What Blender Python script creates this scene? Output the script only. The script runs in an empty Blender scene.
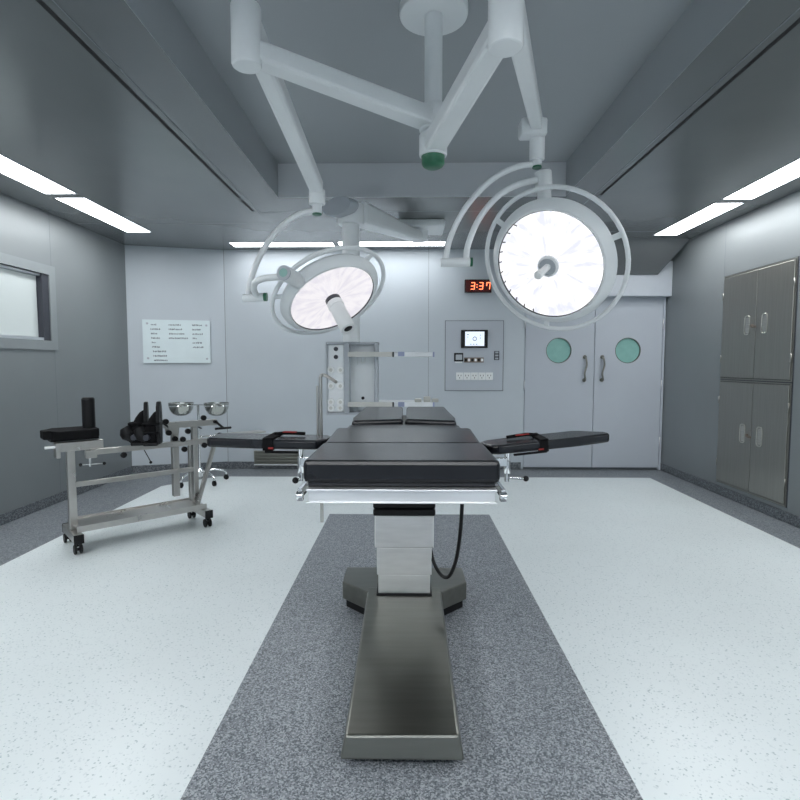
import bpy, bmesh, math, random
from mathutils import Vector, Matrix
random.seed(7)
S = bpy.context.scene
COL = S.collection
V = Vector
PI = math.pi

# ------------------------------------------------------------------ camera
F = 533.0                       # focal length for an 800 px frame (24 mm on 36 mm)
CAM = V((0, 0, 1.31))
PITCH = math.atan(36 / F)
YAW = math.atan(8 / F * math.cos(PITCH))
cd = bpy.data.cameras.new('camera'); cam = bpy.data.objects.new('camera', cd); COL.objects.link(cam)
cd.sensor_width = 36; cd.lens = F / 800 * 36; cd.clip_start = .05
cam.location = CAM; cam.rotation_euler = (PI / 2 - PITCH, 0, YAW)
S.camera = cam
R3 = cam.rotation_euler.to_matrix()

def ray(px, py): return R3 @ V(((px - 400) / F, (400 - py) / F, -1))
def at(px, py, Y):              # measured point at a known depth
    d = ray(px, py); return CAM + d * (Y / d.y)
def atx(px, py, X):
    d = ray(px, py); return CAM + d * (X / d.x)
def atz(px, py, Z):
    d = ray(px, py); return CAM + d * ((Z - CAM.z) / d.z)

# ------------------------------------------------------------------ materials
M = {}
def mat(name, color, rough=.5, metal=0., spec=.5, emit=None, estr=0., coat=0., noise=0., nscale=8., stretch=None, bump=0., trans=0., coat_rough=.1):
    m = bpy.data.materials.new(name); m.use_nodes = True
    nt = m.node_tree; n = nt.nodes; b = n['Principled BSDF']; L = nt.links.new
    b.inputs['Base Color'].default_value = (*color, 1)
    b.inputs['Roughness'].default_value = rough
    b.inputs['Metallic'].default_value = metal
    b.inputs['Specular IOR Level'].default_value = spec
    b.inputs['Coat Weight'].default_value = coat
    b.inputs['Coat Roughness'].default_value = coat_rough
    b.inputs['Transmission Weight'].default_value = trans
    if emit:
        b.inputs['Emission Color'].default_value = (*emit, 1); b.inputs['Emission Strength'].default_value = estr
    if noise or bump:
        tc = n.new('ShaderNodeTexCoord'); mp = n.new('ShaderNodeMapping'); tx = n.new('ShaderNodeTexNoise')
        mp.inputs['Scale'].default_value = stretch or (1, 1, 1)
        tx.inputs['Scale'].default_value = nscale; tx.inputs['Detail'].default_value = 4
        L(tc.outputs['Object'], mp.inputs[0]); L(mp.outputs[0], tx.inputs[0])
        if noise:
            rp = n.new('ShaderNodeMapRange')
            rp.inputs['To Min'].default_value = 1 - noise; rp.inputs['To Max'].default_value = 1 + noise
            rp.inputs['From Min'].default_value = .3; rp.inputs['From Max'].default_value = .7
            mx = n.new('ShaderNodeVectorMath'); mx.operation = 'SCALE'
            mx.inputs[0].default_value = color
            L(tx.outputs['Fac'], rp.inputs['Value']); L(rp.outputs[0], mx.inputs['Scale']); L(mx.outputs[0], b.inputs['Base Color'])
            r2 = n.new('ShaderNodeMapRange'); r2.inputs['To Min'].default_value = max(.02, rough * (1 - noise)); r2.inputs['To Max'].default_value = min(1, rough * (1 + noise))
            L(tx.outputs['Fac'], r2.inputs['Value']); L(r2.outputs[0], b.inputs['Roughness'])
        if bump:
            bp = n.new('ShaderNodeBump'); bp.inputs['Strength'].default_value = bump; bp.inputs['Distance'].default_value = .002
            L(tx.outputs['Fac'], bp.inputs['Height']); L(bp.outputs[0], b.inputs['Normal'])
    M[name] = m; return m

def speckle(name, cols, stops, scale, rough):
    m = bpy.data.materials.new(name); m.use_nodes = True
    nt = m.node_tree; n = nt.nodes; b = n['Principled BSDF']; L = nt.links.new
    tc = n.new('ShaderNodeTexCoord'); vo = n.new('ShaderNodeTexVoronoi'); rp = n.new('ShaderNodeValToRGB')
    vo.inputs['Scale'].default_value = scale
    L(tc.outputs['Object'], vo.inputs['Vector'])
    sx = n.new('ShaderNodeSeparateColor'); L(vo.outputs['Color'], sx.inputs[0]); L(sx.outputs[0], rp.inputs[0])
    cr = rp.color_ramp; cr.interpolation = 'CONSTANT'
    while len(cr.elements) < len(cols): cr.elements.new(.5)
    for e, c, p in zip(cr.elements, cols, stops): e.position = p; e.color = (*c, 1)
    no = n.new('ShaderNodeTexNoise'); no.inputs['Scale'].default_value = 1.3; no.inputs['Detail'].default_value = 5
    L(tc.outputs['Object'], no.inputs['Vector'])
    mr = n.new('ShaderNodeMapRange'); mr.inputs['To Min'].default_value = .93; mr.inputs['To Max'].default_value = 1.07
    L(no.outputs['Fac'], mr.inputs['Value'])
    sc = n.new('ShaderNodeVectorMath'); sc.operation = 'SCALE'; L(rp.outputs[0], sc.inputs[0]); L(mr.outputs[0], sc.inputs['Scale'])
    L(sc.outputs[0], b.inputs['Base Color'])
    r2 = n.new('ShaderNodeMapRange'); r2.inputs['To Min'].default_value = rough * .8; r2.inputs['To Max'].default_value = rough * 1.2
    L(no.outputs['Fac'], r2.inputs['Value']); L(r2.outputs[0], b.inputs['Roughness'])
    M[name] = m; return m

def lampface(name, lo, hi, strength):
    """LED field behind a clear cover: radial streaks in the lamp's own plane."""
    m = bpy.data.materials.new(name); m.use_nodes = True
    nt = m.node_tree; n = nt.nodes; b = n['Principled BSDF']; L = nt.links.new
    tc = n.new('ShaderNodeTexCoord'); g = n.new('ShaderNodeTexGradient'); g.gradient_type = 'RADIAL'
    L(tc.outputs['Object'], g.inputs[0])
    ln = n.new('ShaderNodeVectorMath'); ln.operation = 'LENGTH'; L(tc.outputs['Object'], ln.inputs[0])
    cb = n.new('ShaderNodeCombineXYZ')
    m1 = n.new('ShaderNodeMath'); m1.operation = 'MULTIPLY'; m1.inputs[1].default_value = 34; L(g.outputs['Fac'], m1.inputs[0])
    m2 = n.new('ShaderNodeMath'); m2.operation = 'MULTIPLY'; m2.inputs[1].default_value = 9; L(ln.outputs['Value'], m2.inputs[0])
    L(m1.outputs[0], cb.inputs[0]); L(m2.outputs[0], cb.inputs[1])
    no = n.new('ShaderNodeTexNoise'); no.inputs['Scale'].default_value = 1.0; no.inputs['Detail'].default_value = 3; no.inputs['Distortion'].default_value = .4
    L(cb.outputs[0], no.inputs[0])
    rp = n.new('ShaderNodeValToRGB'); cr = rp.color_ramp
    cr.elements[0].position = .33; cr.elements[0].color = (*lo, 1)
    cr.elements[1].position = .58; cr.elements[1].color = (*hi, 1)
    L(no.outputs['Fac'], rp.inputs[0]); L(rp.outputs[0], b.inputs['Emission Color'])
    b.inputs['Emission Strength'].default_value = strength
    b.inputs['Base Color'].default_value = (.02, .02, .025, 1); b.inputs['Roughness'].default_value = .2
    M[name] = m; return m

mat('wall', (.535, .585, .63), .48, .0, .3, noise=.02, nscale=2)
mat('sidewall_shaded', (.245, .267, .275), .42, .3, .35, noise=.03, nscale=2)  # wall panels with the side walls' shade put into a darker colour
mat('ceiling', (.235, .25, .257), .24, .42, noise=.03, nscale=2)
mat('recess', (.62, .64, .67), .4, noise=.02, nscale=2)  # recess_paint brightened: light on the end face put into the colour
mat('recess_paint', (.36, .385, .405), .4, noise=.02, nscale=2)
mat('viewer_frame', (.275, .30, .31), .4, .2, noise=.03)
mat('seam', (.16, .18, .20), .6)
mat('slot', (.01, .01, .012), .7)
mat('door', (.49, .53, .585), .45, 0., .3, noise=.02, nscale=2)
mat('header', (.52, .56, .61), .35, noise=.02)
speckle('vinyl_white', [(.46, .54, .56), (.66, .725, .74), (.75, .81, .82)], [0, .025, .09], 170, .32)
speckle('vinyl_grey', [(.10, .115, .13), (.22, .24, .265), (.38, .405, .435)], [0, .3, .72], 200, .38)
speckle('vinyl_border', [(.12, .135, .15), (.19, .21, .23), (.27, .295, .315)], [0, .25, .7], 130, .38)
speckle('vinyl_base', [(.07, .08, .09), (.13, .145, .16), (.21, .23, .25)], [0, .35, .75], 120, .4)
mat('panel_light', (.9, .9, .9), .4, emit=(.965, .985, 1), estr=17.0)
mat('panel_light_soft', (.9, .9, .9), .4, emit=(.965, .985, 1), estr=11.0)
mat('panel_light_fill', (.9, .9, .9), .4, emit=(.965, .985, 1), estr=23.5)
mat('alu', (.72, .74, .76), .32, .9, noise=.06, nscale=5)
mat('brushed_alu', (.88, .885, .90), .42, .9, noise=.05, nscale=4, stretch=(1, 10, 10))
mat('basin_steel', (.50, .50, .47), .16, 1.0, noise=.05, nscale=5)
mat('chrome', (.82, .83, .84), .12, 1.0, noise=.05, nscale=5)
mat('steel', (.56, .55, .51), .30, 1.0, noise=.16, nscale=6, stretch=(1, 1, 40))
mat('steel_cab', (.31, .308, .285), .38, .9, noise=.07, nscale=5, stretch=(30, 30, .6))
mat('steel_bright', (.92, .91, .90), .38, 1.0, noise=.08, nscale=4, stretch=(1, 1, 5))
mat('steel_base', (.26, .26, .235), .30, 1.0, noise=.06, nscale=3, stretch=(1, 12, 12))
mat('steel_tube', (.52, .51, .49), .28, .9, noise=.08, nscale=6)
mat('white_enamel', (.78, .81, .825), .34, noise=.03, nscale=4, coat=.2)
mat('white_plastic', (.84, .86, .86), .4, noise=.03, nscale=6)
mat('grey_plastic', (.42, .45, .49), .45, noise=.04, nscale=6)
mat('pale_panel', (.80, .83, .85), .42, noise=.03)
mat('beige_panel', (.60, .60, .57), .42, noise=.03)
mat('green_cap', (.015, .13, .065), .3, noise=.1)
mat('green_light', (.20, .42, .38), .3, noise=.1)
mat('black_vinyl', (.010, .011, .0145), .25, spec=.42, noise=.03, nscale=3)
mat('black_pad_side', (.012, .013, .018), .4, noise=.1)
mat('black_rubber', (.006, .006, .007), .5, 0, .3, noise=.15, nscale=20)
mat('black_plastic', (.005, .005, .006), .4, 0, .3, noise=.1)
mat('black_fabric', (.006, .006, .007), .85, 0, .15, noise=.25, nscale=60, bump=.4)
mat('red_fabric', (.30, .022, .02), .7, noise=.1, nscale=40)
mat('acrylic', (.72, .82, .84), .12, noise=.02, coat=.5)
mat('ink', (.05, .06, .08), .6)
mat('teal_glass', (.25, .46, .42), .08, emit=(.10, .32, .29), estr=.10, noise=.06, nscale=14, coat=.6)
mat('porthole_rim', (.16, .17, .15), .35, .8, noise=.05)
mat('viewer_screen', (.48, .52, .52), .3, emit=(.80, .95, .95), estr=.12)
mat('dark_grey', (.035, .038, .05), .4, noise=.06)
mat('clock_case', (.02, .005, .005), .25, noise=.1)
mat('led_red', (.3, .02, .01), .4, emit=(1, .20, .08), estr=3.6)
mat('led_window', (.03, .001, .001), .2, emit=(.5, .004, .002), estr=.04)
mat('screen_on', (.3, .3, .3), .2, emit=(.78, .88, 1), estr=.95)
mat('screen_mark', (.05, .08, .2), .4)
mat('brown_plate', (.20, .16, .13), .4, .4, noise=.2, nscale=40)
mat('blue_tag', (.30, .34, .50), .4, noise=.05)
lampface('led_face', (.93, .95, 1.08), (1.3, 1.3, 1.3), .92)
lampface('led_face_dim', (.86, .83, .90), (1, .97, 1), .92)

# ------------------------------------------------------------------ mesh builder
class MB:
    def __init__(s): s.bm = bmesh.new(); s.sm = False
    def _bev(s, verts, bev, seg=2):
        if bev <= 0: return
        es = list({e for v in verts for e in v.link_edges})
        bmesh.ops.bevel(s.bm, geom=es, offset=bev, segments=seg, profile=.5, affect='EDGES')
    def box(s, c, size, bev=0., rot=None, seg=2):
        m = Matrix.Translation(V(c)) @ (rot.to_4x4() if rot else Matrix()) @ Matrix.Diagonal((*size, 1))
        r = bmesh.ops.create_cube(s.bm, size=1, matrix=m); s._bev(r['verts'], bev, seg); return s
    def span(s, a, b, bev=0.):          # axis-aligned box by two corners
        a, b = V(a), V(b); return s.box((a + b) / 2, [abs(x) for x in (b - a)], bev)
    def cyl(s, p0, p1, r0, r1=None, n=24, bev=0., smooth=True):
        p0, p1 = V(p0), V(p1); d = p1 - p0
        q = V((0, 0, 1)).rotation_difference(d.normalized()).to_matrix().to_4x4()
        r = bmesh.ops.create_cone(s.bm, cap_ends=True, segments=n, radius1=r0, radius2=r0 if r1 is None else r1,
                                  depth=d.length, matrix=Matrix.Translation((p0 + p1) / 2) @ q)
        if bev > 0:
            es = [e for e in {e for v in r['verts'] for e in v.link_edges} if any(len(f.verts) > 4 for f in e.link_faces)]
            bmesh.ops.bevel(s.bm, geom=es, offset=bev, segments=2, profile=.5, affect='EDGES')
        s.sm = s.sm or smooth; return s
    def ball(s, c, r, scale=(1, 1, 1), n=16):
        bmesh.ops.create_uvsphere(s.bm, u_segments=n, v_segments=n // 2 + 2, radius=r, matrix=Matrix.Translation(V(c)) @ Matrix.Diagonal((*scale, 1)))
        s.sm = True; return s
    def bar(s, p0, p1, a0, a1=None, up=(0, 0, 1), bev=0.):   # tapered rectangular bar, a=(width,height)
        p0, p1 = V(p0), V(p1); a1 = a1 or a0
        d = (p1 - p0).normalized(); u = V(up)
        if abs(d.dot(u)) > .99: u = V((0, 1, 0))
        x = d.cross(u).normalized(); z = x.cross(d)
        vs = []
        for p, (w, h) in ((p0, a0), (p1, a1)):
            for sx, sz in ((-1, -1), (1, -1), (1, 1), (-1, 1)):
                vs.append(s.bm.verts.new(p + x * sx * w / 2 + z * sz * h / 2))
        for f in ((3, 2, 1, 0), (4, 5, 6, 7), (0, 1, 5, 4), (1, 2, 6, 5), (2, 3, 7, 6), (3, 0, 4, 7)):
            s.bm.faces.new([vs[i] for i in f])
        s._bev(vs, bev); return s
    def loft(s, rings, cap=True):
        rr = [[s.bm.verts.new(p) for p in r] for r in rings]
        n = len(rr[0])
        for a, b in zip(rr, rr[1:]):
            for i in range(n): s.bm.faces.new((a[i], a[(i + 1) % n], b[(i + 1) % n], b[i]))
        if cap:
            s.bm.faces.new(rr[0][::-1]); s.bm.faces.new(rr[-1])
        s.sm = True; return s
    def tube(s, pts, r, n=12, sub=6, closed=False):
        pts = [V(p) for p in pts]
        if sub > 1 and len(pts) > 2: pts = spline(pts, sub, closed)
        k = len(pts); rings = []; ref = None
        for i, p in enumerate(pts):
            if closed: t = (pts[(i + 1) % k] - pts[i - 1]).normalized()
            else: t = (pts[min(i + 1, k - 1)] - pts[max(i - 1, 0)]).normalized()
            if ref is None: ref = t.orthogonal().normalized()
            ref = (ref - t * ref.dot(t)).normalized(); b = t.cross(ref)
            rad = r(i / (k - 1)) if callable(r) else r
            rings.append([p + (ref * math.cos(2 * PI * j / n) + b * math.sin(2 * PI * j / n)) * rad for j in range(n)])
        if closed:
            rings.append(rings[0]); s.loft(rings, cap=False); bmesh.ops.remove_doubles(s.bm, verts=s.bm.verts[:], dist=1e-5); return s
        return s.loft(rings)
    def lathe(s, prof, mtx=None, n=48):     # prof: (r, z) along local z
        mtx = mtx or Matrix(); rr = []
        for r, z in prof:
            if r < 1e-6: rr.append([s.bm.verts.new(mtx @ V((0, 0, z)))])
            else: rr.append([s.bm.verts.new(mtx @ V((r * math.cos(2 * PI * j / n), r * math.sin(2 * PI * j / n), z))) for j in range(n)])
        for a, b in zip(rr, rr[1:]):
            for i in range(n):
                j = (i + 1) % n
                if len(a) == 1 and len(b) == 1: continue
                if len(a) == 1: s.bm.faces.new((a[0], b[j], b[i]))
                elif len(b) == 1: s.bm.faces.new((a[i], a[j], b[0]))
                else: s.bm.faces.new((a[i], a[j], b[j], b[i]))
        s.sm = True; return s
    def prism(s, poly, z0, z1, bev=0., mtx=None, seg=2):    # poly (x, y) extruded z0..z1
        mtx = mtx or Matrix()
        lo = [s.bm.verts.new(mtx @ V((x, y, z0))) for x, y in poly]; hi = [s.bm.verts.new(mtx @ V((x, y, z1))) for x, y in poly]
        n = len(poly); s.bm.faces.new(lo[::-1]); s.bm.faces.new(hi)
        for i in range(n): s.bm.faces.new((lo[i], lo[(i + 1) % n], hi[(i + 1) % n], hi[i]))
        s._bev(lo + hi, bev, seg); return s
    def hexa(s, p, bev=0.):                 # 8 points: bottom 4 then top 4
        vs = [s.bm.verts.new(V(q)) for q in p]
        for f in ((3, 2, 1, 0), (4, 5, 6, 7), (0, 1, 5, 4), (1, 2, 6, 5), (2, 3, 7, 6), (3, 0, 4, 7)): s.bm.faces.new([vs[i] for i in f])
        s._bev(vs, bev); return s
    def build(s, name, m, parent=None, smooth=None, world=True):
        bm = s.bm; bmesh.ops.recalc_face_normals(bm, faces=bm.faces[:])
        if smooth if smooth is not None else s.sm:
            for f in bm.faces: f.smooth = len(f.verts) <= 4
            for e in bm.edges:
                if len(e.link_faces) == 2 and e.calc_face_angle(0) > .6: e.smooth = False
        me = bpy.data.meshes.new(name)
        if parent and world: bm.transform(parent.matrix_basis.inverted() if not parent.parent else (parent.parent.matrix_basis @ parent.matrix_basis).inverted())
        bm.to_mesh(me); bm.free()
        o = bpy.data.objects.new(name, me); COL.objects.link(o)
        me.materials.append(M[m] if isinstance(m, str) else m)
        if parent: o.parent = parent
        return o

def spline(pts, sub, closed=False):
    out = []; k = len(pts); segs = k if closed else k - 1
    for i in range(segs):
        g = (lambda j: pts[j % k]) if closed else (lambda j: pts[max(0, min(k - 1, j))])
        a, b, c, d = g(i - 1), g(i), g(i + 1), g(i + 2)
        for q in range(sub):
            t = q / sub
            out.append(.5 * ((2 * b) + (c - a) * t + (2 * a - 5 * b + 4 * c - d) * t * t + (3 * b - a - 3 * c + d) * t ** 3))
    if not closed: out.append(pts[-1])
    return out

def tag(o, label, cat, group=None, kind=None):
    o['label'] = label; o['category'] = cat
    if group: o['group'] = group
    if kind: o['kind'] = kind
    return o
def thing(name, label, cat, loc=(0, 0, 0), rz=0., group=None):
    o = bpy.data.objects.new(name, None); COL.objects.link(o)
    o.location = loc; o.rotation_euler = (0, 0, rz); o.empty_display_size = .1
    o.matrix_basis = Matrix.Translation(V(loc)) @ Matrix.Rotation(rz, 4, 'Z')
    return tag(o, label, cat, group)
def struct(o): o['kind'] = 'structure'; return o
def copy_tree(o, parent=None):
    c = o.copy(); COL.objects.link(c)
    if parent: c.parent = parent
    for ch in [x for x in bpy.data.objects if x.parent == o]: copy_tree(ch, c)
    return c

# ------------------------------------------------------------------ room shell
XL, XR, YB, YR, ZC = -3.32, 3.14, 6.60, -1.6, 2.70
CH0, CH1 = (XL, 6.30), (-2.26, YB)          # angled wall panel in the left back corner
T = .12
fl = struct(MB().span((XL - T, YR - T, -.1), (XR + T, YB + T, -.003)).build('floor', 'vinyl_border'))
MB().prism([(-2.65, YR + .3), (-.685, YR + .3), (-.685, 4.58), (.71, 4.58), (.71, YR + .3), (2.79, YR + .3), (2.79, 6.12), (-2.22, 6.12), (-2.65, 5.62)], -.004, 0).build('white_vinyl', 'vinyl_white', fl)
MB().span((-.685, YR + .3, -.004), (.71, 4.58, 0)).build('grey_vinyl_strip', 'vinyl_grey', fl)

# left wall, with the opening for the film viewer
VY0, VY1, VZ0, VZ1 = 3.55, 4.93, 1.525, 2.13
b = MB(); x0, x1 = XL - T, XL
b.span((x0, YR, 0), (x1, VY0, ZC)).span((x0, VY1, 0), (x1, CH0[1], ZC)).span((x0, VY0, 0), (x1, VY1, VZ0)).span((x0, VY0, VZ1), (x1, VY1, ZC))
wl = struct(b.build('wall_left', 'sidewall_shaded'))
for y in (4.98, 3.3, 2.1, .9):
    if y > VY1: MB().span((XL - .001, y - .002, .1), (XL + .0006, y + .002, ZC)).build('panel_seam', 'seam', wl)
# right wall with the opening for the cabinets
CY0, CY1, CZ0, CZ1, CZM, CYM = 4.40, 5.40, .125, 2.17, 1.157, 4.87
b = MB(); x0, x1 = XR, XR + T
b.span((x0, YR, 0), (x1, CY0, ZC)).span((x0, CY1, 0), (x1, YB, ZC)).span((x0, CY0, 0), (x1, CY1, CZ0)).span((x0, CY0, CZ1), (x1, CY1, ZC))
wr = struct(b.build('wall_right', 'sidewall_shaded'))
for y, za, zb in ((CY1 + .012, .1, ZC), (CY0 - .012, .1, ZC), (3.1, .1, ZC)):
    MB().span((XR - .0006, y - .002, za), (XR + .001, y + .002, zb)).build('panel_seam', 'seam', wr)
# back wall with door opening
DX0, DXM, DX1, DZ = at(524, 400, YB).x, at(593, 400, YB).x, at(660, 400, YB).x, 2.14
b = MB().span((CH1[0] - .1, YB, 0), (DX0, YB + T, ZC)).span((DX1, YB, 0), (XR + T, YB + T, ZC)).span((DX0, YB, DZ), (DX1, YB + T, ZC))
wb = struct(b.build('wall_back', 'wall'))
for px in (428.5,):
    x = at(px, 330, YB).x; MB().span((x - .002, YB - .0006, .09), (x + .002, YB + .001, ZC)).build('panel_seam', 'seam', wb)
MB().span((CH1[0] - .002, YB - .0006, .09), (CH1[0] + .004, YB + .001, ZC)).build('panel_seam', 'seam', wb)
x = at(254, 330, YB).x
# angled corner panel
d = (V((*CH1, 0)) - V((*CH0, 0))).normalized(); nrm = V((-d.y, d.x, 0))
c0, c1 = V((*CH0, 0)), V((*CH1, 0))
q = [c0, c1, c1 + nrm * T, c0 + nrm * T]
wc = struct(MB().hexa([*q, *[p + V((0, 0, ZC)) for p in q]]).build('wall_back_left', 'wall'))
struct(MB().span((XL - T, YR - T, 0), (XR + T, YR, ZC)).build('wall_rear', 'wall'))
# baseboards
hB, tB = .088, .012
struct(MB().span((CH1[0], YB - tB, 0), (DX0 - .03, YB, hB)).build('baseboard_back', 'vinyl_base'))
struct(MB().span((XL, YR, 0), (XL + tB, CH0[1], hB)).build('baseboard_left', 'vinyl_base'))
struct(MB().span((XR - tB, YR, 0), (XR, YB, hB)).build('baseboard_right', 'vinyl_base'))
q = [c0 - nrm * tB, c1 - nrm * tB, c1, c0]
struct(MB().hexa([*q, *[p + V((0, 0, hB)) for p in q]]).build('baseboard_back_left', 'vinyl_base'))

# ceiling with the raised air-supply recess
RX0, RX1, RY0, RY1, RZ = -1.09, 1.31, .7, 4.55, 2.975
b = MB()
b.span((XL - T, YR - T, ZC), (RX0, YB + T, ZC + .05)).span((RX1, YR - T, ZC), (XR + T, YB + T, ZC + .05))
b.span((RX0, YR - T, ZC), (RX1, RY0, ZC + .05)).span((RX0, RY1, ZC), (RX1, YB + T, ZC + .05))
ce = struct(b.build('ceiling', 'ceiling'))
b = MB().span((RX0 - .03, RY0, ZC + .001), (RX0 + .003, RY1, RZ)).span((RX1 - .003, RY0, ZC + .001), (RX1 + .03, RY1, RZ))
MB().span((RX0 - .03, RY1 - .003, ZC + .001), (RX1 + .03, RY1 + .03, RZ)).build('recess_end_lit', 'recess', ce)
b.span((RX0 - .03, RY0 - .03, ZC), (RX1 + .03, RY0, RZ))
b.span((RX0 - .03, RY0 - .03, RZ), (RX1 + .03, RY1 + .03, RZ + .03))
b.build('recess', 'recess_paint', ce)
MB().span((RX0 + .004, RY1 - .012, ZC - .002), (RX1 - .004, RY1 - .003, ZC + .04)).build('recess_lip', 'recess', ce)
SX0, SX1, SY = -1.415, 1.585, 4.97
def cslot(x0, y0, x1, y1, m='slot', dz=.0008): MB().span((x0, y0, ZC - dz), (x1, y1, ZC + .002)).build('air_slot' if m == 'slot' else 'panel_seam', m, ce)
cslot(SX0 - .012, 1.0, SX0 + .012, 4.56); cslot(SX0 - .012, 4.62, SX0 + .012, 4.95)
cslot(SX0 + .05, 1.0, SX0 + .056, SY, 'seam'); cslot(SX0 + .05, SY, SX1 - .05, SY + .006, 'seam')
cslot(SX1 - .012, 1.0, SX1 + .012, 4.52); cslot(SX1 - .056, 1.0, SX1 - .05, SY, 'seam')
cslot(XL, 5.35, SX0 + .3, 5.354, 'seam'); cslot(SX1, 5.75, XR, 5.754, 'seam')

# sloping soffit over the door and the door header box
sp = [V((1.15, 5.98, ZC)), V((XR, 6.08, ZC)), V((2.955, 6.44, 2.365)), V((1.15, 6.44, 2.365))]
b = MB(); bk = [V((1.15, 6.445, ZC)), V((XR, 6.445, ZC)), V((2.955, 6.445, 2.365)), V((1.15, 6.445, 2.365))]
vs = [b.bm.verts.new(p) for p in sp + bk]
for f in ((0, 1, 2, 3), (3, 2, 6, 7), (0, 3, 7, 4), (1, 5, 6, 2), (4, 7, 6, 5), (0, 4, 5, 1)): b.bm.faces.new([vs[i] for i in f])
struct(b.build('trim_1', 'ceiling'))
hd = struct(MB().span((1.22, 6.455, 2.118), (XR - .002, YB, 2.53), .004).build('trim_2', 'header'))
struct(MB().span((DX1, YB - .02, .0), (XR - .012, YB, 2.13)).build('trim_3', 'door'))

# door leaves
def leaf(name, x0, x1, pc, hx, hinge):
    xa, xb, za, zb, rr = x0 + .004, x1 - .004, .03, DZ - .01, .15
    angs = sorted([2 * PI * k / 60 for k in range(60)] + [math.atan2(z - pc[1], x - pc[0]) % (2 * PI) for x in (xa, xb) for z in (za, zb)])
    def edge(a):
        dx, dz = math.cos(a), math.sin(a)
        k = min([((xb if dx > 0 else xa) - pc[0]) / dx if abs(dx) > 1e-9 else 9e9, ((zb if dz > 0 else za) - pc[1]) / dz if abs(dz) > 1e-9 else 9e9])
        return pc[0] + dx * k, pc[1] + dz * k
    rim = [(pc[0] + rr * math.cos(a), pc[1] + rr * math.sin(a)) for a in angs]; out = [edge(a) for a in angs]
    rings = [[(x, y, z) for x, z in ring] for ring, y in ((out, YB - .012), (rim, YB - .012), (rim, YB + .03), (out, YB + .03), (out, YB - .012))]
    bb = MB().loft(rings, cap=False); bmesh.ops.remove_doubles(bb.bm, verts=bb.bm.verts[:], dist=1e-6)
    d = struct(bb.build(name, 'door', smooth=False))
    mt = Matrix.Translation((pc[0], YB - .012, pc[1])) @ Matrix.Rotation(PI / 2, 4, 'X')
    MB().lathe([(rr - .001, -.03), (rr - .001, .002), (rr + .006, .002), (rr + .006, -.001)], mt).build('porthole_rim', 'porthole_rim', d)
    MB().lathe([(0, -.024), (rr, -.024), (rr, -.030), (0, -.030)], mt).build('porthole_glass', 'teal_glass', d)
    z0, z1 = at(584, 380, YB).z, at(584, 357, YB).z
    pts = [(hx, YB - .012, z0), (hx, YB - .06, z0 + .01), (hx - .012, YB - .065, z0 + (z1 - z0) * .3), (hx + .012, YB - .065, z0 + (z1 - z0) * .65), (hx, YB - .06, z1 - .01), (hx, YB - .012, z1)]
    h = MB().tube(pts, .011, 10, 6)
    h.cyl((hx, YB - .02, z0), (hx, YB - .012, z0), .024).cyl((hx, YB - .02, z1), (hx, YB - .012, z1), .024)
    h.build('handle', 'steel_base', d)
    for z in (.35, 1.05, 1.8):
        MB().cyl((hinge, YB - .018, z - .06), (hinge, YB - .018, z + .06), .009, n=10).build('hinge', 'alu', d)
p1, p2 = at(558.5, 350.5, YB), at(627.5, 350.5, YB)
leaf('door_1', DX0, DXM, (p1.x, p1.z), at(584, 370, YB).x, DX0 - .002)
leaf('door_2', DXM, DX1, (p2.x, p2.z), at(601.5, 370, YB).x, DX1 + .002)
struct(MB().span((DX0 - .03, YB + .03, .0), (DX1 + .02, YB + .08, DZ)).build('trim_4', 'seam'))

# ------------------------------------------------------------------ ceiling lights
def ceiling_light(x0, x1, y0, y1, label, group, lamp='panel_light'):
    t = thing('ceiling_light', label, 'light', ((x0 + x1) / 2, (y0 + y1) / 2, ZC), 0, group)
    fw = .010
    b = MB().span((x0, y0, ZC - .004), (x0 + fw, y1, ZC)).span((x1 - fw, y0, ZC - .004), (x1, y1, ZC)).span((x0 + fw, y0, ZC - .004), (x1 - fw, y0 + fw, ZC)).span((x0 + fw, y1 - fw, ZC - .004), (x1 - fw, y1, ZC))
    b.build('frame', 'grey_plastic', t)
    MB().span((x0 + fw, y0 + fw, ZC - .003), (x1 - fw, y1 - fw, ZC)).build('diffuser', lamp, t)
LX0, LX1 = -2.968, -2.703
RXa, RXb = 2.645, 2.905
ceiling_light(LX0, LX1, 4.52, 5.69, 'long white ceiling light panel over left wall, ending near corner notice', 'light panels along the left wall')
ceiling_light(LX0, LX1, 3.245, 4.42, 'white ceiling light panel over left wall, cut by left photo edge', 'light panels along the left wall')
ceiling_light(RXa, RXb, 4.745, 5.905, 'white ceiling light panel over right wall, the one nearer the doors', 'light panels along the right wall')
ceiling_light(RXa, RXb, 3.47, 4.645, 'white ceiling light panel over steel cabinets, cut by right photo edge', 'light panels along the right wall')
ceiling_light(-2.06, -.86, 6.18, 6.41, 'slim ceiling light panel along back wall, the left one', 'light panels along the back wall', 'panel_light_soft')
ceiling_light(-.81, .43, 6.16, 6.39, 'slim ceiling light panel along back wall behind pendant arm, the right one', 'light panels along the back wall', 'panel_light_soft')
# unseen rear panels each side, added to light the front of the table
for y in (-.98, .26, 1.5):
    ceiling_light(LX0, LX1, y, y + 1.22, 'added fill light panel over the left wall, unseen at the rear', 'added rear fill panels', 'panel_light_fill')
    ceiling_light(RXa, RXb, y, y + 1.22, 'added fill light panel over the right wall, unseen at the rear', 'added rear fill panels', 'panel_light_fill')

for x in (-1.9, -.62, .66):  # unseen strips added across the rear for the same fill light
    ceiling_light(x, x + 1.22, -1.0, -.73, 'slim added fill light panel, unseen across the rear of the room', 'added rear fill panels', 'panel_light_fill')

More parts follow.
